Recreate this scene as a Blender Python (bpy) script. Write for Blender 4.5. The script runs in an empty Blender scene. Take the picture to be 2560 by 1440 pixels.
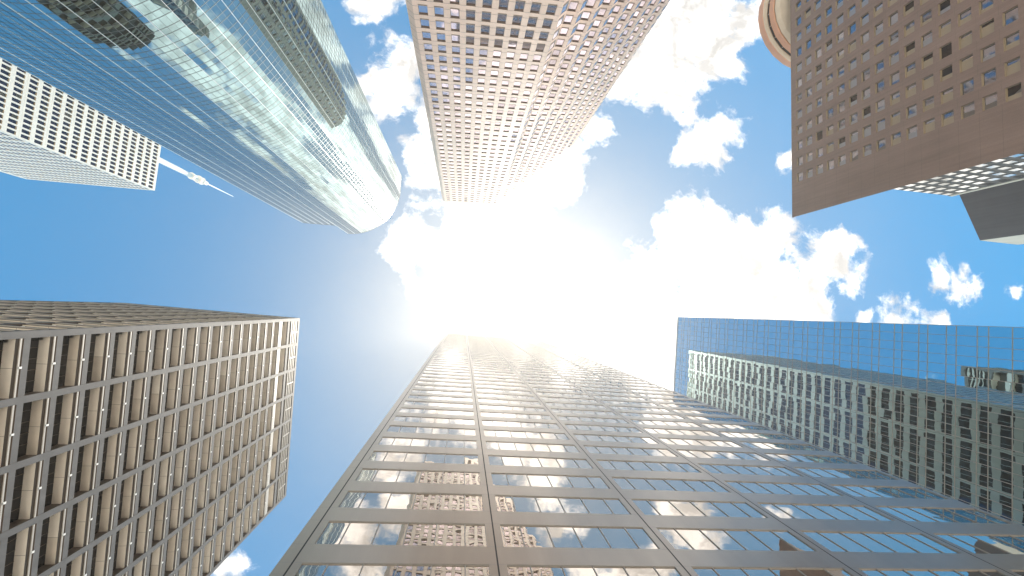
import bpy, math, random
from mathutils import Matrix, Vector
sc = bpy.context.scene
rad = math.radians
RND = random.Random(7)

# ------------------------------------------------------------------ camera
# world: X to the right of the picture, Y towards its bottom, Z up (zenith at pixel 1158,776 of 2560x1440)
R3 = ((0.9932042511851293, 0.003119360111743888, 0.1163425331522386),
      (0.0031193601117438874, 0.9985681625716586, -0.05340312997151935),
      (-0.1163425331522386, 0.05340312997151935, 0.9917724137567879))
FPX = 1040.0
cd = bpy.data.cameras.new('camera'); cam = bpy.data.objects.new('camera', cd)
sc.collection.objects.link(cam); sc.camera = cam
cd.sensor_width = 36.0; cd.lens = 36.0 * FPX / 2560.0
cd.clip_start = 0.1; cd.clip_end = 6000.0
Mr = Matrix(R3)
cam.matrix_world = Matrix(((R3[0][0], -R3[0][1], -R3[0][2], 0), (R3[1][0], -R3[1][1], -R3[1][2], 0),
                           (R3[2][0], -R3[2][1], -R3[2][2], 0), (0, 0, 0, 1)))
GZ = -1.6      # ground level; the lens is at z = 0

def pix(p):
    c = Mr.transposed() @ Vector(p)
    if c.z <= 0.01: return None
    return (c.x / c.z * FPX + 1280, c.y / c.z * FPX + 720)
def skydir(px, py):
    d = Mr @ Vector((px - 1280, py - 720, FPX)); return (d.x / d.z, d.y / d.z)

# ------------------------------------------------------------------ light
SUN = Vector((*skydir(1300, 815), 1.0)).normalized()
sl = bpy.data.lights.new('sun', 'SUN'); sl.energy = 5.0; sl.angle = rad(0.5); sl.color = (1.0, 0.93, 0.82)
so = bpy.data.objects.new('sun', sl); sc.collection.objects.link(so)
so.rotation_euler = SUN.to_track_quat('Z', 'Y').to_euler()

w = bpy.data.worlds.new('World'); sc.world = w; w.use_nodes = True
N = w.node_tree.nodes; L = w.node_tree.links; N.clear()
def nd(t, **k):
    n = N.new(t)
    for a, b in k.items(): setattr(n, a, b)
    return n
def math_(op, a, b=None, c=None, clamp=False):
    m = nd('ShaderNodeMath', operation=op); m.use_clamp = clamp
    for i, v in enumerate((a, b, c)):
        if v is None: continue
        if isinstance(v, (int, float)): m.inputs[i].default_value = v
        else: L.new(v, m.inputs[i])
    return m.outputs[0]
out = nd('ShaderNodeOutputWorld'); bg = nd('ShaderNodeBackground')
sky = nd('ShaderNodeTexSky', sky_type='NISHITA'); sky.sun_disc = False
sky.sun_elevation = math.asin(SUN.z); sky.sun_rotation = math.atan2(SUN.x, SUN.y)
sky.air_density = 1.0; sky.dust_density = 0.25; sky.ozone_density = 2.0; sky.altitude = 10
tc = nd('ShaderNodeTexCoord'); sep = nd('ShaderNodeSeparateXYZ'); L.new(tc.outputs['Generated'], sep.inputs[0])
zz = math_('MAXIMUM', sep.outputs[2], 0.06)
px_ = math_('DIVIDE', sep.outputs[0], zz); py_ = math_('DIVIDE', sep.outputs[1], zz)
com = nd('ShaderNodeCombineXYZ'); L.new(px_, com.inputs[0]); L.new(py_, com.inputs[1])
def noise(vec, scale, detail, rough, dist=0.0):
    n = nd('ShaderNodeTexNoise'); n.inputs['Scale'].default_value = scale; n.inputs['Detail'].default_value = detail
    n.inputs['Roughness'].default_value = rough; n.inputs['Distortion'].default_value = dist; L.new(vec, n.inputs['Vector']); return n
wn = noise(com.outputs[0], 5.0, 4, 0.55)
wv = nd('ShaderNodeVectorMath', operation='MULTIPLY_ADD'); L.new(wn.outputs['Color'], wv.inputs[0])
wv.inputs[1].default_value = (0.15, 0.15, 0); 
wsub = nd('ShaderNodeVectorMath', operation='SUBTRACT'); L.new(com.outputs[0], wsub.inputs[0]); wsub.inputs[1].default_value = (0.075, 0.075, 0)
L.new(wsub.outputs[0], wv.inputs[2]); warp = wv.outputs[0]
BLOBS = [(925,-45,95),(1010,150,78),(985,240,66),(940,190,50),(1060,290,70),(1030,370,40),(1065,430,60),
 (1000,640,62),(1015,712,40),(1060,620,66),(1150,600,95),(1250,540,105),(1340,480,85),(1410,420,70),(1110,530,66),(1490,320,52),
 (1700,40,180),(1640,180,112),(1785,130,95),(1560,225,66),(1870,50,70),(1700,235,52),
 (1770,375,72),(1715,405,42),(1815,335,46),(1715,290,22),
 (1700,560,56),(1745,640,112),(1620,720,125),(1480,770,125),(1850,640,95),(1945,610,75),(1960,720,115),(2070,600,62),(2125,690,58),
 (1810,770,150),(1640,850,150),(1330,800,110),(2090,650,60),(1985,770,105),(1780,600,80),(1560,770,130),(1900,680,120),(1480,850,90),(2120,610,48),
 (1968,400,34),(2400,705,52),(2355,690,40),(2245,805,52),(2165,795,30),(2535,727,24),(2335,800,34),(575,1430,42),
 (700,-260,150),(1200,-300,220),(1650,-320,170),(2350,-200,160),(1500,1750,260),(2500,1700,200),(-200,-150,110),(-450,900,120),(3000,500,200),(600,1800,120),(1250,1120,170),(1100,1010,70),(1060,1150,110),(1150,1250,150),(900,1400,110),(1300,1420,260),(1650,1350,240),(1180,1700,200),(2480,1130,190),(2350,1330,230),(2750,1000,160)]  # clouds behind the towers are unseen, added to whiten window reflections
acc = None
for bx, by, br in BLOBS:
    c = skydir(bx, by); e = skydir(bx + br, by); e2 = skydir(bx, by + br)
    r = 0.5 * (abs(e[0] - c[0]) + abs(e2[1] - c[1]))
    vd = nd('ShaderNodeVectorMath', operation='DISTANCE'); L.new(warp, vd.inputs[0]); vd.inputs[1].default_value = (c[0], c[1], 0)
    v = math_('MULTIPLY_ADD', vd.outputs['Value'], -1.0 / r, 1.0)
    v = math_('MULTIPLY', v, min(1.0, 0.45 + r * 4.0))
    acc = v if acc is None else math_('MAXIMUM', acc, v)
fb = noise(com.outputs[0], 9.0, 9, 0.62, 0.25)
fbc = math_('SUBTRACT', fb.outputs['Fac'], 0.5)
fb2 = noise(warp, 34.0, 8, 0.65, 0.0); fbc2 = math_('SUBTRACT', fb2.outputs['Fac'], 0.5)
dens = math_('MULTIPLY_ADD', fbc2, 0.7, math_('MULTIPLY_ADD', fbc, 1.9, math_('MULTIPLY', acc, 0.9)))
def mapr(v, a, b, c=0.0, d=1.0, smooth=True):
    m = nd('ShaderNodeMapRange'); m.interpolation_type = 'SMOOTHSTEP' if smooth else 'LINEAR'
    L.new(v, m.inputs[0]); m.inputs[1].default_value = a; m.inputs[2].default_value = b; m.inputs[3].default_value = c; m.inputs[4].default_value = d
    return m.outputs[0]
mask = mapr(dens, -0.08, 0.38)
# glow painted into sky and clouds, by angle from the sun
sdot = nd('ShaderNodeVectorMath', operation='DOT_PRODUCT'); L.new(tc.outputs['Generated'], sdot.inputs[0]); sdot.inputs[1].default_value = SUN
sd = sdot.outputs['Value']
ang = math_('ARCCOSINE', math_('MINIMUM', sd, 0.99999))
near = math_('EXPONENT', math_('MULTIPLY', math_('MULTIPLY', ang, ang), -5.6))       # wide forward scatter
core = math_('EXPONENT', math_('MULTIPLY', ang, -9.0))
# white glow around the sun, added to the clear sky colour
sun_glow = math_('ADD', math_('MULTIPLY', near, 0.24), math_('MULTIPLY', core, 0.18))
sh1 = noise(wsub.outputs[0], 13.0, 7, 0.6, 0.4)
thick = math_('MULTIPLY', mapr(dens, 0.25, 1.1, 1.0, 0.82), mapr(sh1.outputs['Fac'], 0.36, 0.62, 0.50, 1.08))
cb = math_('MULTIPLY', math_('ADD', math_('MULTIPLY', near, 0.7), math_('MULTIPLY_ADD', core, 1.4, 1.0)), thick)
SKYS = 0.042
def vscale(col, fac):
    n = nd('ShaderNodeVectorMath', operation='SCALE'); 
    if isinstance(col, tuple): n.inputs[0].default_value = col
    else: L.new(col, n.inputs[0])
    if isinstance(fac, (int, float)): n.inputs['Scale'].default_value = fac
    else: L.new(fac, n.inputs['Scale'])
    return n.outputs[0]
def vadd(a, b):
    n = nd('ShaderNodeVectorMath', operation='ADD'); L.new(a, n.inputs[0]); L.new(b, n.inputs[1]); return n.outputs[0]
tint = nd('ShaderNodeVectorMath', operation='MULTIPLY'); L.new(sky.outputs[0], tint.inputs[0]); tm = nd('ShaderNodeMix', data_type='VECTOR'); L.new(math_('EXPONENT', math_('MULTIPLY', math_('MULTIPLY', ang, ang), -3.5)), tm.inputs['Factor'])
tm.inputs[4].default_value = (0.20, 1.44, 1.70); tm.inputs[5].default_value = (0.68, 0.66, 0.56); L.new(tm.outputs[1], tint.inputs[1])
clear = vadd(vscale(tint.outputs[0], 1.0), vscale((8.2, 7.9, 7.4), sun_glow))
cloud = vscale((13.2, 12.9, 12.45), cb)
mx = nd('ShaderNodeMix', data_type='VECTOR'); L.new(mask, mx.inputs['Factor']); L.new(clear, mx.inputs[4]); L.new(cloud, mx.inputs[5])
L.new(mx.outputs[1], bg.inputs['Color']); bg.inputs['Strength'].default_value = SKYS
L.new(bg.outputs[0], out.inputs[0])

sc.view_settings.view_transform = 'Standard'; sc.view_settings.look = 'None'; sc.view_settings.gamma = 1.0
sc.view_settings.exposure = 1.5

# ------------------------------------------------------------------ materials
MATS = {}
def mat(name, col, rough=0.6, metal=0.0, var=0.0, vscale_=0.3, streak=0.0, bump=0.0, bscale=1.0, spec=0.5, grain=0.0, stretch=(1, 1, 1)):
    m = bpy.data.materials.new(name); m.use_nodes = True; nt = m.node_tree; b = nt.nodes['Principled BSDF']
    b.inputs['Base Color'].default_value = (*col, 1); b.inputs['Roughness'].default_value = rough; b.inputs['Metallic'].default_value = metal
    b.inputs['Specular IOR Level'].default_value = spec
    t = nt.nodes.new('ShaderNodeTexCoord'); O = t.outputs['Object']
    def nz(scale, detail, st=(1, 1, 1)):
        mp = nt.nodes.new('ShaderNodeMapping'); mp.inputs['Scale'].default_value = st; nt.links.new(O, mp.inputs[0])
        n = nt.nodes.new('ShaderNodeTexNoise'); n.inputs['Scale'].default_value = scale; n.inputs['Detail'].default_value = detail
        nt.links.new(mp.outputs[0], n.inputs['Vector']); return n.outputs['Fac']
    facs = []
    if var: facs.append((nz(vscale_, 5, stretch), var))
    if streak: facs.append((nz(1.0, 6, (1.6, 1.6, 0.06)), streak))
    if grain: facs.append((nz(7.0, 4, (1, 1, 1)), grain))
    if facs:
        f = None
        for o, a in facs:
            mr = nt.nodes.new('ShaderNodeMapRange'); nt.links.new(o, mr.inputs[0]); mr.inputs[1].default_value = 0.25; mr.inputs[2].default_value = 0.75
            mr.inputs[3].default_value = 1 - a; mr.inputs[4].default_value = 1 + a
            if f is None: f = mr.outputs[0]
            else:
                q = nt.nodes.new('ShaderNodeMath'); q.operation = 'MULTIPLY'; nt.links.new(f, q.inputs[0]); nt.links.new(mr.outputs[0], q.inputs[1]); f = q.outputs[0]
        vm = nt.nodes.new('ShaderNodeVectorMath'); vm.operation = 'SCALE'; vm.inputs[0].default_value = col; nt.links.new(f, vm.inputs['Scale'])
        nt.links.new(vm.outputs[0], b.inputs['Base Color'])
    if bump:
        bp = nt.nodes.new('ShaderNodeBump'); bp.inputs['Distance'].default_value = bump; bp.inputs['Strength'].default_value = 1.0
        nt.links.new(nz(bscale, 2), bp.inputs['Height']); nt.links.new(bp.outputs[0], b.inputs['Normal'])
    MATS[name] = m; return m
G_A = mat('teal_mirror_glass', (0.36, 0.51, 0.52), 0.015, 1.0, bump=0.0025, bscale=0.45)
G_E = mat('blue_mirror_glass', (0.54, 0.76, 0.82), 0.01, 1.0, bump=0.0035, bscale=0.45)
G_DS = mat('shaded_mirror_glass', (0.10, 0.10, 0.115), 0.02, 1.0, bump=0.003, bscale=0.6)  # side windows' copy of the grey glass, darkened for their shaded reflections
G_D = mat('grey_mirror_glass', (0.57, 0.52, 0.47), 0.012, 1.0, bump=0.006, bscale=0.6)
G_C = mat('violet_mirror_glass', (0.70, 0.60, 0.64), 0.03, 1.0, bump=0.004, bscale=0.5)
G_B = mat('dark_blue_glass', (0.05, 0.09, 0.16), 0.05, 0.75)
G_F = mat('black_glass', (0.006, 0.006, 0.008), 0.08, 0.0, spec=0.4)
G_G = mat('grey_room_glass', (0.27, 0.30, 0.35), 0.04, 0.9, bump=0.003, bscale=0.6)
G_I = mat('pale_mirror_glass', (0.75, 0.76, 0.72), 0.03, 1.0, bump=0.004, bscale=0.5)
M_FRA = mat('grey_green_mullion', (0.14, 0.17, 0.18), 0.4, 0.5)
M_FRB = mat('bright_steel_mullion', (0.85, 0.86, 0.85), 0.3, 0.6)
M_FRE = mat('taupe_mullion', (0.32, 0.29, 0.27), 0.45, 0.3)
M_WHITE = mat('white_travertine', (0.80, 0.77, 0.72), 0.8, var=0.05, streak=0.05, vscale_=0.15)
M_WREV = mat('cream_reveal', (0.72, 0.56, 0.40), 0.8)
M_MAST = mat('white_mast_paint', (0.85, 0.85, 0.84), 0.5)
M_PINK = mat('pink_granite', (0.76, 0.555, 0.455), 0.55, var=0.13, vscale_=0.22, streak=0.04, grain=0.05)
M_PINKD = mat('brown_sill_panel', (0.34, 0.25, 0.20), 0.5, var=0.08)
M_JOINT_SHADE = mat('dark_joint_and_shade', (0.13, 0.105, 0.09), 0.8)
M_ALU = mat('brushed_aluminium', (0.34, 0.30, 0.262), 0.28, 0.8, var=0.07, vscale_=0.5, streak=0.05, stretch=(1, 1, 0.3))
M_SLIT = mat('black_slit', (0.015, 0.015, 0.018), 0.7)
M_FRD = mat('grey_window_bar', (0.28, 0.27, 0.26), 0.45, 0.4)
M_CLAD = mat('grey_metal_cladding', (0.105, 0.107, 0.113), 0.7, 0.0, spec=0.15, var=0.14, vscale_=0.6, streak=0.08)
M_SOFF = mat('beige_soffit', (0.76, 0.69, 0.60), 0.8, var=0.07, vscale_=0.3)
M_SOFF2 = mat('beige_soffit_aged', (0.66, 0.59, 0.50), 0.8, var=0.1, vscale_=0.5)
M_SOFF3 = mat('beige_soffit_light', (0.82, 0.76, 0.67), 0.8, var=0.08, vscale_=0.4)
M_BRZ = mat('dark_bronze', (0.12, 0.09, 0.068), 0.5, 0.3)
M_FIN = mat('pale_fin_metal', (0.40, 0.38, 0.35), 0.55, 0.0)
M_BROWN = mat('brown_concrete', (0.225, 0.165, 0.142), 0.8, var=0.10, vscale_=0.12, streak=0.11, grain=0.08)
M_TAN = mat('tan_window_frame', (0.31, 0.26, 0.19), 0.6)
M_BLIND = mat('pale_blind', (0.27, 0.285, 0.31), 0.35, 0.35, spec=0.8)
M_COP = mat('copper_cladding', (0.66, 0.36, 0.23), 0.55, 0.1, var=0.06, vscale_=0.4)
M_CREAM = mat('cream_concrete', (0.58, 0.53, 0.45), 0.8, var=0.08, vscale_=0.3)
M_GREY = mat('dark_grey_stone', (0.11, 0.10, 0.105), 0.8, var=0.07, vscale_=0.25, streak=0.1)
M_TAUPE = mat('taupe_stone', (0.14, 0.125, 0.115), 0.7, var=0.06)
M_ROOF = mat('roof_gravel', (0.35, 0.33, 0.30), 0.9, var=0.1)
M_STREET = mat('pale_street_concrete', (0.36, 0.335, 0.30), 0.9, var=0.2, vscale_=0.6)  # unseen ground, lightened to bounce warm sun onto the facades
M_PAVE = mat('pavement_concrete', (0.48, 0.45, 0.41), 0.85, var=0.12, vscale_=0.5)
M_PAINT = mat('road_paint', (0.75, 0.75, 0.72), 0.7)

# ------------------------------------------------------------------ mesh helpers
BS = 1.0      # size factor of the building under construction (about the street corner below the lens)
class MB:
    def __init__(s): s.v = []; s.f = []; s.m = []; s.mats = []
    def mi(s, m):
        if m not in s.mats: s.mats.append(m)
        return s.mats.index(m)
    def quad(s, a, b, c, d, m):
        i = len(s.v); s.v += [a, b, c, d]; s.f.append((i, i + 1, i + 2, i + 3)); s.m.append(s.mi(m))
    def hexa(s, p, m, skip=()):
        i = len(s.v); s.v += p
        for k, q in enumerate(((0, 1, 2, 3), (7, 6, 5, 4), (0, 4, 5, 1), (1, 5, 6, 2), (2, 6, 7, 3), (3, 7, 4, 0))):
            if k in skip: continue
            s.f.append(tuple(i + j for j in q)); s.m.append(s.mi(m))
    def prism(s, poly, z0, z1, m, mtop=None, bottom=True):
        n = len(poly); i = len(s.v)
        s.v += [(x, y, z0) for x, y in poly] + [(x, y, z1) for x, y in poly]
        for k in range(n):
            j = (k + 1) % n; s.f.append((i + k, i + j, i + n + j, i + n + k)); s.m.append(s.mi(m))
        s.f.append(tuple(i + n + k for k in range(n))); s.m.append(s.mi(mtop or m))
        if bottom: s.f.append(tuple(i + k for k in reversed(range(n)))); s.m.append(s.mi(m))
    def build(s, name, parent=None, **props):
        me = bpy.data.meshes.new(name)
        vs = [(x * BS, y * BS, z * BS) for x, y, z in s.v] if BS != 1.0 else s.v
        if parent is not None:
            o = Vector((0, 0, 0)); p = parent
            while p is not None: o += p.location; p = p.parent
            vs = [(x - o.x, y - o.y, z - o.z) for x, y, z in vs]
        me.from_pydata(vs, [], s.f)
        for m in s.mats: me.materials.append(m)
        me.polygons.foreach_set('material_index', s.m); me.update()
        ob = bpy.data.objects.new(name, me); sc.collection.objects.link(ob)
        if parent is not None: ob.parent = parent
        for k, v in props.items(): ob[k] = v
        return ob
def thing(name, loc, label, cat, group=None):
    o = bpy.data.objects.new(name, None); sc.collection.objects.link(o); o.location = loc; o.empty_display_size = 2
    o['label'] = label; o['category'] = cat
    if group: o['group'] = group
    return o
class FR:   # facade frame: s along the wall, z up, d inwards from the wall plane
    def __init__(f, o, t, n):
        f.o = o; l = math.hypot(*t); f.t = (t[0] / l, t[1] / l); l = math.hypot(*n); f.n = (n[0] / l, n[1] / l)
    def P(f, s, z, d=0.0): return (f.o[0] + f.t[0] * s - f.n[0] * d, f.o[1] + f.t[1] * s - f.n[1] * d, z)
def frame_between(a, b, flip=False):
    t = (b[0] - a[0], b[1] - a[1]); l = math.hypot(*t); n = (-t[1] / l, t[0] / l)
    mid = ((a[0] + b[0]) / 2, (a[1] + b[1]) / 2)
    if n[0] * -mid[0] + n[1] * -mid[1] < 0: n = (-n[0], -n[1])
    if flip: n = (-n[0], -n[1])
    f = FR(a, t, n); f.L = l; return f
def box(mb, fr, s0, s1, z0, z1, d0, d1, m, skip=()):
    P = fr.P
    mb.hexa([P(s0, z0, d0), P(s1, z0, d0), P(s1, z1, d0), P(s0, z1, d0), P(s0, z0, d1), P(s1, z0, d1), P(s1, z1, d1), P(s0, z1, d1)], m, skip)
def sheet(mb, fr, s0, s1, z0, z1, d, m):
    P = fr.P; mb.quad(P(s0, z0, d), P(s1, z0, d), P(s1, z1, d), P(s0, z1, d), m)
def punched(mb, fr, s0, s1, z0, z1, holes_s, holes_z, dp, mw, mrev, mhead=None):
    """wall sheet with a regular grid of recessed openings and their reveals"""
    ss = [s0] + [v for h in holes_s for v in h] + [s1]
    zs = [z0] + [v for h in holes_z for v in h] + [z1]
    for i in range(0, len(ss), 2): sheet(mb, fr, ss[i], ss[i + 1], z0, z1, 0, mw)
    for a, b in holes_s:
        for j in range(0, len(zs), 2): sheet(mb, fr, a, b, zs[j], zs[j + 1], 0, mw)
        for c, e in holes_z:
            P = fr.P
            mb.quad(P(a, c, 0), P(a, c, dp), P(a, e, dp), P(a, e, 0), mrev); mb.quad(P(b, c, 0), P(b, c, dp), P(b, e, dp), P(b, e, 0), mrev)
            mb.quad(P(a, c, 0), P(b, c, 0), P(b, c, dp), P(a, c, dp), mrev); mb.quad(P(a, e, 0), P(b, e, 0), P(b, e, dp), P(a, e, dp), mhead or mrev)
def area(pts):
    q = [pix(p) for p in pts]
    if any(x is None for x in q): return 0
    cx = sum(x[0] for x in q) / len(q); cy = sum(x[1] for x in q) / len(q)
    if not (-15 < cx < 2575 and -15 < cy < 1455): return 0
    a = 0
    for i in range(len(q)): x0, y0 = q[i]; x1, y1 = q[(i + 1) % len(q)]; a += x0 * y1 - x1 * y0
    return abs(a) / 2
def emit_windows(parent, wins, name, group_label=None, visible=None, limit=100):
    """wins: list of (corner points, builder(mb)); the largest in view become parts, the rest one stuff part"""
    sc_ = []
    for i, (pts, fn) in enumerate(wins):
        a = area(pts)
        if a and visible:
            c = [sum(p[k] for p in pts) / len(pts) for k in range(3)]; q = pix(c)
            if not visible(q, c): a = 0
        sc_.append((a, i))
    sc_.sort(reverse=True); top = [i for a, i in sc_[:limit] if a > 0]; tops = set(top)
    if len(wins) - len(top) < 3: rest = []
    else: rest = [i for i in range(len(wins)) if i not in tops]
    for i in top:
        mb = MB(); wins[i][1](mb); mb.build(name, parent)
    if rest:
        mb = MB()
        for i in rest: wins[i][1](mb)
        mb.build(name, parent, kind='stuff')

# ------------------------------------------------------------------ ground
def ground():
    mb = MB(); S = 3000; mb.quad((-S, -S, GZ), (S, -S, GZ), (S, S, GZ), (-S, S, GZ), M_STREET)
    g = mb.build('ground', kind='structure')
    def slab(name, poly, z0, z1, m):
        b = MB(); b.prism(poly, z0, z1, m); b.build(name, kind='structure')
    slab('pavement', [(-48, 5.0), (66, 11.5), (66, 60), (-48, 60)], GZ + 0.004, GZ + 0.15, M_PAVE)
    slab('pavement', [(-42, -80), (95, -74), (95, -16), (-42, -22)], GZ + 0.004, GZ + 0.15, M_PAVE)
    for k in range(-14, 16):
        x = k * 9.0; y = -5.5 + x * 0.06
        b = MB(); b.quad((x, y, GZ + 0.006), (x + 3, y + 0.18, GZ + 0.006), (x + 3, y + 0.30, GZ + 0.006), (x, y + 0.12, GZ + 0.006), M_PAINT)
        b.build('lane_marking', kind='structure')
ground()

# ------------------------------------------------------------------ A: curved teal glass tower
def tower_a():
    H = 296.0
    t = thing('glass_tower', (-75, -90, GZ), 'tall curved teal mirrored glass skyscraper with rounded corner and bright vertical mullions', 'skyscraper')
    e1 = (math.cos(rad(3.6)), math.sin(rad(3.6))); e2 = (math.sin(rad(3.6)), -math.cos(rad(3.6)))
    S = (-79.2, -53.3); Rr = 33.0
    C = (S[0] + Rr * e2[0], S[1] + Rr * e2[1])
    arc = []
    n = 34
    for k in range(n + 1):
        a = math.pi / 2 * k / n
        arc.append((C[0] + Rr * (math.sin(a) * e1[0] - math.cos(a) * e2[0]), C[1] + Rr * (math.sin(a) * e1[1] - math.cos(a) * e2[1])))
    end = arc[-1]
    flat = [(end[0] + e2[0] * 1.55 * k, end[1] + e2[1] * 1.55 * k) for k in range(1, 8)]
    front = arc + flat
    rear = [(-109.0 + e1[0] * 1.52 * k, -60.1 + e1[1] * 1.52 * k) for k in range(0, 20)]
    ret = [(S[0] + e2[0] * 1.5 * k, S[1] + e2[1] * 1.5 * k) for k in range(0, 4)]
    side_f = [(front[-1][0] - e1[0] * 1.55 * k, front[-1][1] - e1[1] * 1.55 * k) for k in range(1, 4)]
    rows = []; z = GZ + 1; fh = 4.17
    while z < H - 0.2:
        rows.append((z, min(z + 2.55, H))); rows.append((min(z + 2.55, H), min(z + fh, H))); z += fh
    rows = [r for r in rows if r[1] - r[0] > 0.2]
    wins = []
    fine = MB(); bold = MB(); hor = MB()
    def run(path, outward_from, offs=0):
        for k in range(len(path) - 1):
            a, b = path[k], path[k + 1]; fr = frame_between(a, b)
            mid = ((a[0] + b[0]) / 2, (a[1] + b[1]) / 2)
            ov = (mid[0] - outward_from[0], mid[1] - outward_from[1])
            if fr.n[0] * ov[0] + fr.n[1] * ov[1] < 0: fr.n = (-fr.n[0], -fr.n[1])
            for z0, z1 in rows:
                tl = RND.gauss(0, 0.0009); tv = RND.gauss(0, 0.0009)
                def fn(mb, fr=fr, z0=z0, z1=z1, tl=tl, tv=tv):
                    P = fr.P; s = fr.L / 2; hh = (z1 - z0) / 2
                    mb.quad(P(0, z0, 0.02 - tl * s - tv * hh), P(fr.L, z0, 0.02 + tl * s - tv * hh), P(fr.L, z1, 0.02 + tl * s + tv * hh), P(0, z1, 0.02 - tl * s + tv * hh), G_A)
                wins.append(([fr.P(0, z0), fr.P(fr.L, z0), fr.P(fr.L, z1), fr.P(0, z1)], fn))
            if (k + offs) % 3 == 0: box(bold, fr, -0.045, 0.045, GZ, H, -0.09, 0.03, M_FRB)
            else: box(fine, fr, -0.028, 0.028, GZ, H, -0.03, 0.03, M_FRA)
            for z0, z1 in rows: box(hor, fr, 0, fr.L, z0 - 0.045, z0 + 0.045, -0.022, 0.018, M_FRA, skip=(3, 5))
    cin = (C[0] - 5, C[1] - 2)
    run(front, cin); run(rear, (-100, -90)); run(ret, (C[0] + 2, C[1])); run(side_f, (C[0], C[1]))
    core = MB()
    ins = [(C[0] + (x - C[0]) * 0.985, C[1] + (y - C[1]) * 0.985) for x, y in arc]
    core.prism(ins + [(flat[-1][0] - 0.4, flat[-1][1] + 0.4), (flat[-1][0] - 30, flat[-1][1] - 1.5), (S[0] - 0.0, S[1] - 45)], GZ, H - 0.5, G_A, M_ROOF)
    core.prism([(-108.6, -60.6), (-79.9, -58.8), (-79.0, -105), (-106, -108)], GZ, H - 0.7, G_A, M_ROOF)
    core.build('core_wall', t)
    par = MB()
    for path in (front, rear, ret):
        for k in range(len(path) - 1):
            fr = frame_between(path[k], path[k + 1]); box(par, fr, 0, fr.L, H + 0.003, H + 0.35, -0.1, 0.4, M_FRA)
    par.build('parapet', t)
    emit_windows(t, wins, 'glass_pane')
    fine.build('mullion_grid', t); bold.build('bright_mullion', t); hor.build('floor_line', t)
tower_a()

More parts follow.
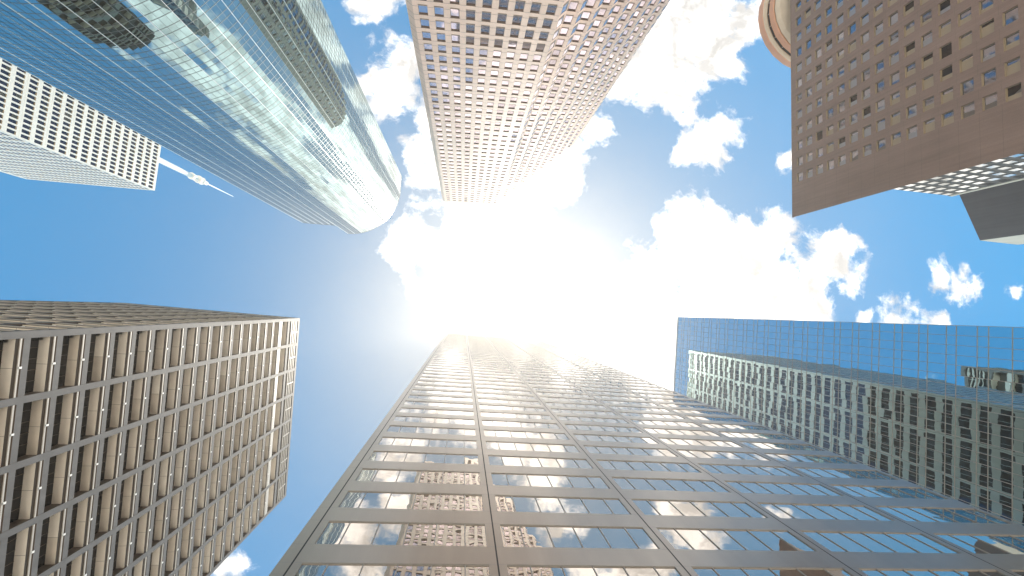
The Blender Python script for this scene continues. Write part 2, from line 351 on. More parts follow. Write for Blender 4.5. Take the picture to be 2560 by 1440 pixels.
# ------------------------------------------------------------------ B: white tower with mast
def tower_b():
    H = 218.0; fh = 4.42
    t = thing('white_tower', (-170, -85, GZ), 'white stone skyscraper with rows of small dark windows, behind the curved glass tower', 'skyscraper')
    c0 = (-148.9, -58.5); u = (0.0897, -0.99597)
    c1 = (c0[0] + u[0] * 40.5, c0[1] + u[1] * 40.5)
    v = (-0.9977, -0.0682)
    c2 = (c0[0] + v[0] * 55.7, c0[1] + v[1] * 55.7)
    c3 = (-215.6, -65.6)
    walls = MB(); wins = []
    z_h = []
    k = 0
    while True:
        zt = H - 1.55 - k * fh
        if zt < 60: break
        z_h.append((zt - 2.85, zt)); k += 1
    z_h.reverse()
    def face(a, b, start, pitch, wid, D=0.34):
        fr = frame_between(a, b); n = int((fr.L - start * 2 + (pitch - wid)) // pitch)
        hs = [(start + i * pitch, start + i * pitch + wid) for i in range(n)]
        punched(walls, fr, 0, fr.L, GZ, H, hs, z_h, D, M_WHITE, M_WHITE, M_WREV)
        for s0, s1 in hs:
            for z0, z1 in z_h:
                bl = RND.random() < 0.16
                def fn(mb, fr=fr, s0=s0, s1=s1, z0=z0, z1=z1, bl=bl, D=D):
                    sheet(mb, fr, s0, s1, z0, z1, D, G_B)
                    box(mb, fr, s0, s0 + 0.09, z0, z1, D - 0.07, D - 0.005, M_WREV, skip=(1,)); box(mb, fr, s0 + 0.09, s1, z1 - 0.09, z1 - 0.003, D - 0.07, D - 0.005, M_WREV, skip=(1,))
                    if bl: box(mb, fr, s0 + 0.1, s1 - 0.04, z1 - RND.uniform(0.8, 2.2), z1 - 0.1, D - 0.05, D - 0.01, M_TAUPE, skip=(1,))
                wins.append(([fr.P(s0, z0), fr.P(s1, z0), fr.P(s1, z1), fr.P(s0, z1)], fn))
        for z0, z1 in z_h[::2]: box(walls, fr, 0, fr.L, z0 - 0.66, z0 - 0.62, -0.003, 0.02, M_WREV, skip=(1,))
    face(c0, c1, 0.5, 1.77, 1.22); face(c0, c2, 1.1, 1.77, 1.28, 0.03); face(c2, c3, 0.5, 1.77, 1.28, 0.03)
    body = [c1, (c1[0] - 62, c1[1] - 5), (c3[0] - 2, c3[1] - 20), c3, c2, c0]
    ins = [((x - 178) * 1 + 178, y) for x, y in body]
    cen = (-180, -85)
    ins = [(cen[0] + (x - cen[0]) * 0.96, cen[1] + (y - cen[1]) * 0.94) for x, y in body]
    walls.prism(ins, GZ, H - 1.0, M_WHITE, M_ROOF)
    walls.build('wall', t)
    emit_windows(t, wins, 'window', visible=lambda q, c: (c[0] - c0[0]) * u[0] + (c[1] - c0[1]) * u[1] < 22.3)
    ax = (-156.2, -78.1)
    def tube(mb, r0, r1, z0, z1, m, n=20):
        a = [(ax[0] + r0 * math.cos(2 * math.pi * k / n), ax[1] + r0 * math.sin(2 * math.pi * k / n), z0) for k in range(n)]
        b = [(ax[0] + r1 * math.cos(2 * math.pi * k / n), ax[1] + r1 * math.sin(2 * math.pi * k / n), z1) for k in range(n)]
        i = len(mb.v); mb.v += a + b
        for k in range(n): j = (k + 1) % n; mb.f.append((i + k, i + j, i + n + j, i + n + k)); mb.m.append(mb.mi(m))
        mb.f.append(tuple(range(i + n, i + 2 * n))); mb.m.append(mb.mi(m)); mb.f.append(tuple(reversed(range(i, i + n)))); mb.m.append(mb.mi(m))
    m = MB(); tube(m, 1.5, 1.25, H - 1, 257, M_MAST); tube(m, 0.8, 0.75, 257, 270.5, M_MAST)
    mast = m.build('mast', t)
    cl = MB()
    for z0, z1, r in ((256.2, 257.2, 2.0), (262.6, 263.1, 2.3), (266, 266.4, 2.2), (270, 270.8, 1.2)): tube(cl, r, r, z0, z1, M_MAST)
    rr = random.Random(3)
    for k in range(13):
        a = k * 2.4; z0 = 257.5 + (k % 5) * 2.4; fr = FR((ax[0] + 1.6 * math.cos(a), ax[1] + 1.6 * math.sin(a)), (math.cos(a + 1.57), math.sin(a + 1.57)), (math.cos(a), math.sin(a)))
        box(cl, fr, -0.4, 0.4, z0, z0 + rr.uniform(1.2, 2.4), -0.25, 0.25, M_MAST)
        box(cl, fr, -0.06, 0.06, z0 + 0.4, z0 + 0.55, 0.25, 1.4, M_MAST)
    cl.build('antenna_cluster', mast)
    r = MB(); tube(r, 0.38, 0.30, 270.8, 285, M_MAST, 10); tube(r, 0.24, 0.16, 285, 300.5, M_MAST, 10); r.build('antenna_rod', mast)
tower_b()

# ------------------------------------------------------------------ C: pink granite tower with stepped side
def tower_c():
    H = 232.0; fh = 4.02
    t = thing('granite_tower', (20, -95, GZ), 'pink granite skyscraper with square windows and a stepped saw-tooth side', 'skyscraper')
    tv = (0.99947, 0.0326)
    walls = MB(); wins = []
    base = 80.5 - fh * 20
    fl = [base + fh * k for k in range(0, 58) if base + fh * k + 3.0 < H - 1.0]
    z_h = [(z, z + 3.0) for z in fl]
    def face(a, b, hs, sill=0.58, joints=True, dp=0.32, outn=None):
        fr = frame_between(a, b)
        if outn: fr.n = outn
        punched(walls, fr, 0, fr.L, GZ, H, hs, z_h, dp, M_PINK, M_PINK, M_JOINT_SHADE)  # opening heads take the dark joint colour, painting their shade
        for s0, s1 in hs:
            for z0, z1 in z_h:
                tl = RND.gauss(0, 0.004); tw = RND.gauss(0, 0.004)
                def fn(mb, fr=fr, s0=s0, s1=s1, z0=z0, z1=z1, tl=tl, tw=tw, sill=sill, dp=dp):
                    P = fr.P; s = (s1 - s0) / 2; hh = (z1 - z0 - sill) / 2; d = dp - 0.04
                    mb.quad(P(s0, z0, dp - 0.06), P(s1, z0, dp - 0.06), P(s1, z0 + sill, dp - 0.06), P(s0, z0 + sill, dp - 0.06), M_PINKD)
                    mb.quad(P(s0, z0 + sill, d - tl * s - tw * hh), P(s1, z0 + sill, d + tl * s - tw * hh), P(s1, z1, d + tl * s + tw * hh), P(s0, z1, d - tl * s + tw * hh), G_C)
                    box(mb, fr, s0, s0 + 0.07, z0 + sill, z1, d - 0.09, d + 0.02, M_FIN, skip=(1,)); box(mb, fr, s1 - 0.07, s1, z0 + sill, z1, d - 0.09, d + 0.02, M_FIN, skip=(1,))
                    box(mb, fr, s0 + 0.07, s1 - 0.07, z0 + sill - 0.003, z0 + sill + 0.07, d - 0.09, d + 0.02, M_FIN, skip=(1,))
                wins.append(([fr.P(s0, z0), fr.P(s1, z0), fr.P(s1, z1), fr.P(s0, z1)], fn))
        if joints:
            ss = [0] + [q for h in hs for q in h] + [fr.L]
            for z0, z1 in z_h:
                for i in range(0, len(ss), 2):
                    for zj in (z0 + 0.6, z1): box(walls, fr, ss[i], ss[i + 1], zj - 0.03, zj + 0.03, -0.003, 0.02, M_JOINT_SHADE, skip=(1,))
    a = (-10.2, -60.4)
    l0 = (-11.6, -61.6)
    face(l0, a, [], joints=True)
    wl = (l0[0] - 1.0, l0[1] - 62.0); face(wl, l0, [(2 + 3.18 * k, 3.9 + 3.18 * k) for k in range(18)], outn=(-1, 0))
    mb_ = (a[0] + tv[0] * 29.4, a[1] + tv[1] * 29.4)
    hs = [(1.05 + 3.18 * k, 1.05 + 3.18 * k + 1.88) for k in range(9)]
    face(a, mb_, hs)
    ch = 1.5
    cur = mb_
    tips = []
    for k in range(9):
        tipk = (cur[0] + ch, cur[1] - ch)
        if k > 0 or True: face(cur, tipk, [(0.14, 1.98)], joints=False, dp=0.08, sill=0.55)
        tips.append(tipk)
        if k == 8: break
        nx = tipk[0] + 0.0; ny = tipk[1] - (4.34 - ch)
        st = (nx, ny); en = (nx + 5.25 - ch, ny + 0.13)
        fr = frame_between(tipk, st); fr.n = (1, 0); sheet(walls, fr, 0, fr.L, GZ, H, 0, M_PINK)
        face(st, en, [(1.05, 2.95)])
        cur = en
    last = tips[-1]
    poly = [l0, a]
    walls.prism([(l0[0] + 0.6, l0[1] - 0.7), (a[0] + 0.3, a[1] - 1.0), (mb_[0] - 1, mb_[1] - 1.2), (last[0] - 2.2, last[1] - 3.2), (last[0], last[1] - 12), (last[0] - 10, last[1] - 22), (l0[0] + 0.6, -122)], GZ, H - 0.8, M_PINK, M_ROOF)
    walls.build('wall', t)
    emit_windows(t, wins, 'window', visible=lambda q, c: c[0] > -11.3)
tower_c()

# ------------------------------------------------------------------ D: aluminium tower with ribbon windows
def tower_d():
    H = 178.0; k_ = 1.017; fh = 3.21
    t = thing('aluminium_tower', (14, 26, GZ), 'aluminium clad office tower with long ribbon windows mirroring clouds, rising over the camera', 'skyscraper')
    a = rad(4.65); tt = (math.cos(a), math.sin(a)); mm = (-math.sin(a), math.cos(a))
    al = -6.05 * k_; dist = 9.9 * k_
    p0 = (tt[0] * al + mm[0] * dist, tt[1] * al + mm[1] * dist)
    Lf = 39.9
    p1 = (p0[0] + tt[0] * Lf, p0[1] + tt[1] * Lf)
    p2 = (p1[0] + mm[0] * 40.0, p1[1] + mm[1] * 40.0)
    p3 = (p0[0] + mm[0] * 40.0, p0[1] + mm[1] * 40.0)
    walls = MB(); slit = MB(); wins = []
    def face(a_, b_, lead):
        fr = frame_between(a_, b_); mid = ((a_[0] + b_[0]) / 2, (a_[1] + b_[1]) / 2); cx = (p0[0] + p2[0]) / 2; cy = (p0[1] + p2[1]) / 2
        if fr.n[0] * (mid[0] - cx) + fr.n[1] * (mid[1] - cy) < 0: fr.n = (-fr.n[0], -fr.n[1])
        nb = 5; pitch = (fr.L - lead) / nb
        hs = [(lead + i * pitch + 0.36, lead + (i + 1) * pitch - 0.36) for i in range(nb)]
        z0 = 18.55 - fh * 6; zh = []
        while z0 + 1.92 < H - 5.2:
            if z0 > 3: zh.append((z0, z0 + 1.92))
            z0 += fh
        lv = [(H - 4.3, H - 3.2), (H - 2.4, H - 1.5)]
        punched(walls, fr, 0, fr.L, GZ, H - 5.6, hs, [h for h in zh if h[1] < H - 5.7], 0.07, M_ALU, M_FRD)
        zh = [h for h in zh if h[1] < H - 5.7]
        # louvred crown
        sheet(walls, fr, 0, 0.9, H - 5.6, H, 0, M_ALU); sheet(walls, fr, fr.L - 0.9, fr.L, H - 5.6, H, 0, M_ALU)
        sheet(walls, fr, 0.9, fr.L - 0.9, H - 5.6, H - 4.4, 0, M_ALU); sheet(walls, fr, 0.9, fr.L - 0.9, H - 0.8, H, 0, M_ALU)
        crown = MB()
        sheet(crown, fr, 0.9, fr.L - 0.9, H - 4.4, H - 0.8, 1.2, M_SLIT)
        P = fr.P
        crown.quad(P(0.9, H - 0.8, 0), P(fr.L - 0.9, H - 0.8, 0), P(fr.L - 0.9, H - 0.8, 1.2), P(0.9, H - 0.8, 1.2), M_SOFF)
        crown.quad(P(0.9, H - 4.4, 0), P(fr.L - 0.9, H - 4.4, 0), P(fr.L - 0.9, H - 4.4, 1.2), P(0.9, H - 4.4, 1.2), M_BRZ)
        for z in (H - 3.5, H - 2.6, H - 1.7): box(crown, fr, 0.9, fr.L - 0.9, z, z + 0.35, 0.1, 0.7, M_FIN, skip=(3, 5))
        for i in range(nb + 1):
            s = lead + i * pitch
            if 0.9 < s < fr.L - 1.3: box(crown, fr, s - 0.35, s + 0.35, H - 4.4, H - 0.8, 0.004, 0.9, M_ALU)
        crown.build('louvre_crown', t)
        for i in range(nb):
            s = lead + i * pitch
            box(slit, fr, s - 0.032, s + 0.032, GZ, H - 5.6, -0.003, 0.03, M_SLIT, skip=(1,))
        ss = [0.0] + [q for h in hs for q in h] + [fr.L]
        for c0, c1 in zh:
            for i in range(0, len(ss), 2):
                for zj in (c0 - 0.02, c1 + 0.02): box(slit, fr, ss[i], ss[i + 1], zj - 0.014, zj + 0.014, -0.002, 0.02, M_FRD, skip=(1,))
        for s0, s1 in hs:
            W = s1 - s0; ed = [0, 0.125, 0.305, 0.49, 0.675, 0.87, 1.0]
            xs = [s0 + W * e for e in (0, 0.133, 0.317, 0.5, 0.683, 0.867, 1.0)]
            for c0, c1 in zh:
                sd = RND.random()
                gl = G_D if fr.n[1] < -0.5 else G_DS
                def fn(mb, fr=fr, xs=xs, c0=c0, c1=c1, sd=sd, gl=gl):
                    rr = random.Random(sd)
                    for i in range(6):
                        x0, x1 = xs[i], xs[i + 1]; tl = rr.gauss(0, 0.003); tw = rr.gauss(0, 0.003); s = (x1 - x0) / 2; hh = (c1 - c0) / 2; P = fr.P; d = 0.05
                        mb.quad(P(x0, c0, d - tl * s - tw * hh), P(x1, c0, d + tl * s - tw * hh), P(x1, c1, d + tl * s + tw * hh), P(x0, c1, d - tl * s + tw * hh), gl)
                        if i: box(mb, fr, x0 - 0.02, x0 + 0.02, c0, c1, 0.015, 0.07, M_FRD, skip=(1,))
                    box(mb, fr, xs[0], xs[-1], c0 + 0.0, c0 + 0.035, 0.02, 0.06, M_FRD, skip=(1,)); box(mb, fr, xs[0], xs[-1], c1 - 0.035, c1 - 0.001, 0.02, 0.06, M_FRD, skip=(1,))
                wins.append(([fr.P(s0, c0), fr.P(s1, c0), fr.P(s1, c1), fr.P(s0, c1)], fn, fr.n[1] < -0.5))
    face(p0, p1, 0.52); face(p1, p2, 0.4); face(p0, p3, 0.4)
    cx = (p0[0] + p2[0]) / 2; cy = (p0[1] + p2[1]) / 2
    walls.prism([(cx + (x - cx) * 0.92, cy + (y - cy) * 0.92) for x, y in (p0, p1, p2, p3)], GZ, H - 1.5, M_ALU, M_ROOF)
    fr = frame_between(p3, p2); fr.n = mm; sheet(walls, fr, 0, fr.L, GZ, H, 0, M_ALU)
    walls.build('spandrel_wall', t); slit.build('panel_joint', t)
    front = [(p, f) for p, f, q in wins if q]; side = [(p, f) for p, f, q in wins if not q]
    rest_idx = front + side
    emit_windows(t, rest_idx, 'window_band', visible=lambda q, c: (c[0] - p0[0]) * mm[0] + (c[1] - p0[1]) * mm[1] < 1.0)
BS = 1.134; tower_d(); BS = 1.0

# ------------------------------------------------------------------ E: blue mirrored slab
def tower_e():
    H = 126.0; fh = 3.58
    t = thing('blue_glass_block', (85, 25, GZ), 'blue mirrored glass office block with a thin pale grid, right behind the aluminium tower', 'office building')
    a = (68.0, 2.4); dv = (-0.08059, 0.99675)
    a = (68.05, 2.3); b = (a[0] + dv[0] * 50, a[1] + dv[1] * 50)
    fr = frame_between(a, b); wins = []; ver = MB(); hor = MB()
    zs = []; z = 55.2 - fh * 16
    while z < H:
        zs.append(z); 
        if z + 2.38 < H: zs.append(z + 2.38)
        z += fh
    zs = [q for q in zs if q > 2 and q < H - 0.4] + [H]
    pitch = 1.37; n = int(50 / pitch)
    for i in range(n):
        s0 = i * pitch; s1 = s0 + pitch
        box(ver, fr, s0 - 0.03, s0 + 0.03, GZ, H, -0.035, 0.03, M_FRE)
        for j in range(len(zs) - 1):
            z0, z1 = zs[j], zs[j + 1]; tl = RND.gauss(0, 0.0013); tw = RND.gauss(0, 0.0013)
            def fn(mb, s0=s0, s1=s1, z0=z0, z1=z1, tl=tl, tw=tw):
                P = fr.P; s = (s1 - s0) / 2; hh = (z1 - z0) / 2
                mb.quad(P(s0, z0, 0.02 - tl * s - tw * hh), P(s1, z0, 0.02 + tl * s - tw * hh), P(s1, z1, 0.02 + tl * s + tw * hh), P(s0, z1, 0.02 - tl * s + tw * hh), G_E)
            wins.append(([fr.P(s0, z0), fr.P(s1, z0), fr.P(s1, z1), fr.P(s0, z1)], fn))
    for z in zs[:-1]: box(hor, fr, 0, fr.L, z - 0.03, z + 0.03, -0.032, 0.016, M_FRE, skip=(3, 5))
    box(hor, fr, 0, fr.L, H + 0.002, H + 0.25, -0.05, 0.3, M_FRE)
    m = (fr.n[0], fr.n[1])
    w_ = MB(); c = [fr.P(0, 0, 0.25), fr.P(50, 0, 0.25), fr.P(50, 0, 40), fr.P(0, 0, 40)]
    w_.prism([(p[0], p[1]) for p in c], GZ, H - 0.05, G_E, M_ROOF); w_.build('side_wall', t)
    emit_windows(t, wins, 'glass_pane', visible=lambda q, c: q[1] < 848 + 0.40 * (q[0] - 1357) - 12)
    ver.build('mullion_grid', t); hor.build('floor_line', t)
BS = 1.134; tower_e(); BS = 1.0

# ------------------------------------------------------------------ F: tower with deep sunshade recesses
def tower_f():
    K = 1.0; H = 153.0 * K
    t = thing('sunshade_tower', (-78, 30, GZ), 'grey office tower with deep beige recessed ledges between metal piers', 'skyscraper')
    c = (-56.5 * K, 2.5 * K); e = (-59.6 * K, 62.8 * K); d = (-112.4 * K, -2.9 * K)
    piers = []; glass = []; led = []
    body = MB(); cl = MB()
    def face(a, b, nb, sign):
        fr = frame_between(a, b); pw = 0.95 * K; pitch = (fr.L - pw) / nb
        # piers
        for i in range(nb + 1):
            s = i * pitch
            if i == 0 and sign < 0: continue
            mb = MB(); P = fr.P
            s0 = s; s1 = s + pw
            dd = 1.62 * K
            back0 = 0.0 if i else 0.9
            mb.quad(P(s0, GZ, 0), P(s1, GZ, 0), P(s1, H - 1.4, 0), P(s0, H - 1.4, 0), M_CLAD)
            dk = dd
            if i > 0: mb.quad(P(s0, GZ, 0), P(s0, H - 1.4, 0), P(s0, H - 1.4, dk), P(s0, GZ, dk), M_BRZ)
            else: mb.quad(P(s0, GZ, 0), P(s0, H - 1.4, 0), P(s0, H - 1.4, pw), P(s0, GZ, pw), M_CLAD)
            mb.quad(P(s1, GZ, 0), P(s1, H - 1.4, 0), P(s1, H - 1.4, dk), P(s1, GZ, dk), M_BRZ)
            mb.build('pier', t)
        mb = MB(); box(mb, fr, 0 if sign > 0 else 0.02, fr.L, H - 1.4, H, -0.003, 1.0, M_CLAD); mb.build('roof_fascia', t)
        fh = 4.48 * K; z = (61.3 - 4.48 * 13) * K
        lv = []
        while z < 133.2 * K: lv.append(z); z += fh
        for li, z in enumerate(lv):
            top = (li == len(lv) - 1)
            ld = MB(); fin = MB(); sof = MB(); P = fr.P
            for i in range(nb):
                s0 = i * pitch + pw + 0.004; s1 = (i + 1) * pitch - 0.004; D = 1.5 * K; do = 0.16 * K
                # outer grey ledge
                sheet(ld, fr, s0, s1, z, z + 0.86 * K, 0.05, M_CLAD)
                ld.quad(P(s0, z + 0.86 * K, 0.05), P(s1, z + 0.86 * K, 0.05), P(s1, z + 0.86 * K, D), P(s0, z + 0.86 * K, D), M_CLAD)
                zs = z + 3.55 * K; ztop = z + fh
                # soffit of slab above (with a joint), bronze fascia, gap under the next ledge
                sm = (s0 + s1) / 2; ms = RND.choice((M_SOFF, M_SOFF, M_SOFF2, M_SOFF3)); ms2 = ms if RND.random() < 0.8 else M_SOFF2
                sof.quad(P(s0, zs, do), P(sm - 0.02, zs, do), P(sm - 0.02, zs, D), P(s0, zs, D), ms)
                sof.quad(P(sm - 0.02, zs + 0.02, do), P(sm + 0.02, zs + 0.02, do), P(sm + 0.02, zs + 0.02, D), P(sm - 0.02, zs + 0.02, D), M_JOINT_SHADE)
                sof.quad(P(sm + 0.02, zs, do), P(s1, zs, do), P(s1, zs, D), P(sm + 0.02, zs, D), ms2)
                sheet(sof, fr, s0, s1, zs, ztop - 0.002, do, M_BRZ)
                if not top: sof.quad(P(s0, ztop - 0.001, 0.05), P(s1, ztop - 0.001, 0.05), P(s1, ztop - 0.001, do), P(s0, ztop - 0.001, do), M_BRZ)
                box(fin, fr, s0, s1, z + 3.97 * K, z + 4.18 * K, -0.02, 0.10, M_FIN)
                box(fin, fr, sm - 0.13, sm + 0.13, z + 4.18 * K, ztop + 0.03, -0.05, 0.035, M_MAST)
                def fn(mb, s0=s0, s1=s1, z=z, zs=zs, D=D):
                    sheet(mb, fr, s0, s1, z + 0.86 * K, zs, D - 0.01, G_F)
                    for q in range(1, 5):
                        sx = s0 + (s1 - s0) * q / 5; box(mb, fr, sx - 0.03, sx + 0.03, z + 0.86 * K, zs, D - 0.07, D - 0.015, M_BRZ, skip=(1,))
                zc0 = z + 0.86 * K
                glass.append(([P(s0, zc0), P(s1, zc0), P(s1, zs), P(s0, zs)], fn))
            l = ld.build('ledge', t); sof.build('soffit', l); fin.build('sunshade_fin', l)
        # crown: white band, open recess, grey band, louvres
        zt = (133.0 + 4.3) * K; P = fr.P
        cr = MB(); lou = MB()
        for i in range(nb):
            s0 = i * pitch + pw + 0.004; s1 = (i + 1) * pitch - 0.004; D = 2.2 * K; sm = (s0 + s1) / 2
            box(cr, fr, s0, s1, lv[-1] + fh + 0.01, 139.0 * K, 0.02, 1.5 * K, M_FIN)
            cr.quad(P(s0, 142.9 * K, 0.2), P(s1, 142.9 * K, 0.2), P(s1, 142.9 * K, D), P(s0, 142.9 * K, D), M_SOFF)
            sheet(cr, fr, s0, s1, 139 * K, 142.9 * K, D, M_BRZ)
            sheet(cr, fr, s0, s1, 142.9 * K, 143.5 * K, 0.2, M_BRZ)
            box(cr, fr, s0, s1, 143.5 * K, 144.9 * K, 0.04, 0.8, M_CLAD)
            sheet(cr, fr, s0, s1, 144.9 * K, H - 1.39, 0.9, M_SLIT)
            for q in range(4): z0 = (146.3 + q * 1.35) * K; box(lou, fr, s0, s1, z0, z0 + 0.32 * K, 0.02, 0.30, M_FIN)
            box(lou, fr, sm - 0.14, sm + 0.14, 146.3 * K + 0.01, 151.3 * K, -0.02, 0.018, M_FIN)
        cr.build('crown_band', t); lou.build('louvre', t)
    face(c, e, 7, 1); face(c, d, 7, -1)
    # core
    frn = frame_between(c, e); fd = frame_between(c, d)
    def at(s1, s2): return (c[0] + frn.t[0] * s1 + fd.t[0] * s2, c[1] + frn.t[1] * s1 + fd.t[1] * s2)
    body.prism([at(2.3, 2.3), at(frn.L + 0.0, 2.3), at(frn.L, fd.L), at(2.3, fd.L)], GZ, H - 0.6, M_BRZ, M_ROOF)
    body.build('core_wall', t)
    emit_windows(t, glass, 'window')
tower_f()

# ------------------------------------------------------------------ G: brown hotel with revolving drum
def tower_g():
    H = 115.0; fh = 3.5
    t = thing('brown_hotel', (125, -60, GZ), 'brown concrete hotel slab with square recessed windows and a blank end strip', 'building')
    c = (100.1, -28.1); e = (103.4, -127.4)
    fr = frame_between(c, e); walls = MB(); wins = []
    hs = [(11.7 + 4.88 * k - 1.36, 11.7 + 4.88 * k + 1.36) for k in range(18)]
    zh = [(112.3 - fh * k - 1.12, 112.3 - fh * k + 1.12) for k in range(31)]; zh.reverse()
    punched(walls, fr, 0, fr.L, GZ, H, hs, zh, 0.44, M_BROWN, M_BROWN, M_TAN)
    rr = random.Random(5)
    for s0, s1 in hs:
        for z0, z1 in zh:
            r = rr.random(); bl = rr.uniform(0.25, 0.9) if r < 0.75 else 0.0; lit = r > 0.97; tl = rr.gauss(0, 0.012); tw = rr.gauss(0, 0.012); warm = z0 < 84 and rr.random() < 0.75 or rr.random() < 0.12; dark = rr.random() < 0.12
            def fn(mb, s0=s0, s1=s1, z0=z0, z1=z1, bl=bl, tl=tl, tw=tw, warm=warm, dark=dark):
                P = fr.P; d = 0.41; s = (s1 - s0) / 2; hh = (z1 - z0) / 2
                mb.quad(P(s0, z0, d - tl * s - tw * hh), P(s1, z0, d + tl * s - tw * hh), P(s1, z1, d + tl * s + tw * hh), P(s0, z1, d - tl * s + tw * hh), G_F if dark else G_G)
                f = M_TAN
                box(mb, fr, s0, s0 + 0.16, z0, z1, 0.30, 0.39, f, skip=(1,)); box(mb, fr, s1 - 0.1, s1, z0, z1, 0.30, 0.39, f, skip=(1,))
                box(mb, fr, s0 + 0.16, s1 - 0.1, z0, z0 + 0.2, 0.30, 0.39, f, skip=(1,)); box(mb, fr, s0 + 0.16, s1 - 0.1, z1 - 0.12, z1 - 0.002, 0.30, 0.39, f, skip=(1,))
                if bl: box(mb, fr, s0 + 0.17, s0 + 0.17 + (s1 - s0 - 0.28) * bl, z0 + 0.21, z1 - 0.13, 0.33, 0.37, M_TAN if warm else M_BLIND, skip=(1,))
            wins.append(([fr.P(s0, z0), fr.P(s1, z0), fr.P(s1, z1), fr.P(s0, z1)], fn))
    jn = MB()
    ss = [0] + [q for h in hs for q in h] + [fr.L]
    for z0, z1 in zh:
        for i in range(0, len(ss), 2): box(jn, fr, ss[i], ss[i + 1], z0 - 0.72, z0 - 0.69, -0.003, 0.02, M_JOINT_SHADE, skip=(1,))
    for k in range(0, 19): box(jn, fr, 9.26 + 4.88 * k - 0.012, 9.26 + 4.88 * k + 0.012, GZ, H, -0.006, 0.02, M_JOINT_SHADE, skip=(1,))
    jn.build('panel_joint', t)
    walls.prism([(p[0], p[1]) for p in (fr.P(0.6, 0, 0.8), fr.P(fr.L, 0, 0.8), fr.P(fr.L, 0, 26), fr.P(10.8, 0, 26))], GZ, H - 0.8, M_BROWN, M_ROOF)
    f2 = frame_between(c, (c[0] + 26, c[1] - 9.5)); f2.n = (0.35, 0.94); sheet(walls, f2, 0, f2.L, GZ, H, 0, M_BROWN)
    walls.build('wall', t)
    pr = MB(); box(pr, fr, 0, fr.L, H + 0.002, H + 0.3, -0.06, 0.4, M_BROWN); pr.build('parapet', t)
    emit_windows(t, wins, 'window')
    # drum
    ax = (115.8, -97.7)
    def ring(mb, prof, m, n=24, sub=1, rib=0.0):
        N_ = n * sub; rows = []
        for r, z in prof:
            row = []
            for k in range(N_):
                a0 = 2 * math.pi * (k // sub) / n; a1 = 2 * math.pi * (k // sub + 1) / n; f = (k % sub) / sub
                x = (math.cos(a0) * (1 - f) + math.cos(a1) * f); y = (math.sin(a0) * (1 - f) + math.sin(a1) * f)
                rr_ = r + (rib if k % 2 else 0); row.append((ax[0] + x * rr_, ax[1] + y * rr_, z))
            rows.append(row)
        i = len(mb.v)
        for row in rows: mb.v += row
        for q in range(len(rows) - 1):
            for k in range(N_):
                j = (k + 1) % N_; mb.f.append((i + q * N_ + k, i + q * N_ + j, i + (q + 1) * N_ + j, i + (q + 1) * N_ + k)); mb.m.append(mb.mi(m))
    d = MB(); ring(d, [(6, H - 2), (6, 116.4), (14.3, 118.6), (15.3, 119.6)], M_CREAM)
    ring(d, [(17.0, 122.9), (16.9, 122.7), (15.75, 122.5)], M_CREAM)
    drum = d.build('restaurant_drum', t)
    b = MB(); ring(b, [(15.5, 119.6), (15.75, 119.75), (15.75, 121.55), (15.3, 121.55)], M_COP, sub=14, rib=0.09)
    b.build('copper_band', drum)
    b = MB(); ring(b, [(16.9, 122.9), (17.05, 122.95), (17.05, 125.0), (16.5, 125.0), (0.1, 125.2)], M_COP, sub=14, rib=0.09)
    b.build('copper_band', drum)
    b = MB(); ring(b, [(15.45, 121.5), (15.45, 122.6)], M_SLIT)
    wb = b.build('window_band', drum)
    b = MB()
    for k in range(24):
        a = 2 * math.pi * k / 24; fr3 = FR((ax[0] + 15.6 * math.cos(a), ax[1] + 15.6 * math.sin(a)), (-math.sin(a), math.cos(a)), (math.cos(a), math.sin(a)))
        box(b, fr3, -0.07, 0.07, 121.55, 122.5, -0.05, 0.15, M_FIN)
    b.build('window_bar', drum)
tower_g()

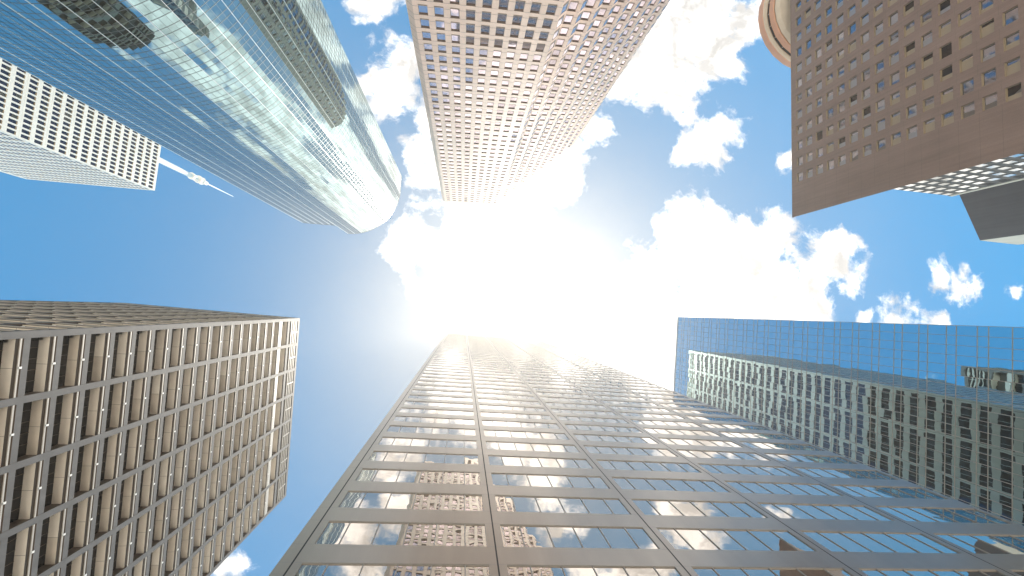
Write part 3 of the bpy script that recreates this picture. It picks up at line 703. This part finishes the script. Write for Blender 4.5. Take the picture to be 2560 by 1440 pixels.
# ------------------------------------------------------------------ I, J: blocks at the right edge
def tower_i():
    H = 100.0
    t = thing('checkered_block', (150, -45, GZ), 'grey block with rows of bright square bay windows below the brown hotel', 'building')
    a = (136.1, -31.6); b = (100.5, -34.2)
    fr = frame_between(a, b); w_ = MB(); wins = []
    sheet(w_, fr, 0, fr.L, GZ, H, 0, M_TAUPE)
    w_.prism([(p[0], p[1]) for p in (fr.P(0.2, 0, 0.3), fr.P(fr.L, 0, 0.3), fr.P(fr.L, 0, 22), fr.P(0.2, 0, 22))], GZ, H - 0.6, M_TAUPE, M_ROOF)
    box(w_, fr, 0, 1.15, GZ, H + 0.02, -0.12, 0.2, M_CREAM)
    w_.build('wall', t)
    for k in range(11):
        for j in range(24):
            s0 = 2.0 + 3.07 * k; z1 = H - 0.25 - 3.05 * j
            def fn(mb, s0=s0, z1=z1):
                box(mb, fr, s0, s0 + 1.8, z1 - 1.7, z1, -0.10, 0.0, M_GREY, skip=(1,)); sheet(mb, fr, s0 + 0.05, s0 + 1.75, z1 - 1.65, z1 - 0.05, -0.104, G_I)
            wins.append(([fr.P(s0, z1 - 1.9), fr.P(s0 + 1.9, z1 - 1.9), fr.P(s0 + 1.9, z1), fr.P(s0, z1)], fn))
    emit_windows(t, wins, 'bay_window', visible=lambda q, c: q[1] > 543 - 0.283 * (q[0] - 1983))
def tower_j():
    H = 110.0
    t = thing('grey_stone_block', (168, -35, GZ), 'plain dark grey stone block with its sunlit side coloured paler, at the right edge', 'building')
    a = (158.7, -21.1); d = (152.0, -36.0); e = (172.4, -20.0)
    f1 = frame_between(a, d); w_ = MB(); sheet(w_, f1, 0, f1.L, GZ, H, 0, M_GREY); w_.build('wall', t, label='dark grey stone wall')
    f2 = frame_between(a, e); w_ = MB(); sheet(w_, f2, 0, f2.L, GZ, H, 0, M_CREAM)  # sunlit side: the light is put into a paler colour
    e2 = (e[0] + 12, e[1] - 4); f3 = frame_between(e, e2); sheet(w_, f3, 0, f3.L, GZ, H, 0, M_CREAM); w_.build('wall', t, label='sunlit wall in a paler cream colour')
    w_ = MB(); w_.prism([(a[0] + 0.1, a[1] - 0.05), (e[0], e[1] - 0.1), (e2[0], e2[1] - 0.1), (d[0] + 30, d[1] - 10), (d[0] + 0.2, d[1])], GZ, H - 0.05, M_GREY, M_ROOF); w_.build('roof', t)
tower_i(); tower_j()

# ------------------------------------------------------------------ air volume added to imitate the warm lens glare around the sun
def glare_haze():
    mb = MB(); mb.prism([(-330, -260), (330, -260), (330, 260), (-330, 260)], GZ - 1.0, 304.0, None)
    m = bpy.data.materials.new('glare_air'); m.use_nodes = True; nt = m.node_tree; nt.nodes.clear()
    o = nt.nodes.new('ShaderNodeOutputMaterial'); v = nt.nodes.new('ShaderNodeVolumePrincipled')
    v.inputs['Color'].default_value = (1.0, 0.95, 0.87, 1); v.inputs['Density'].default_value = 0.00021; v.inputs['Anisotropy'].default_value = 0.7
    nt.links.new(v.outputs[0], o.inputs['Volume'])
    mb.mats = [m]; mb.m = [0] * len(mb.f)
    mb.build('glare_haze', kind='stuff')
glare_haze()
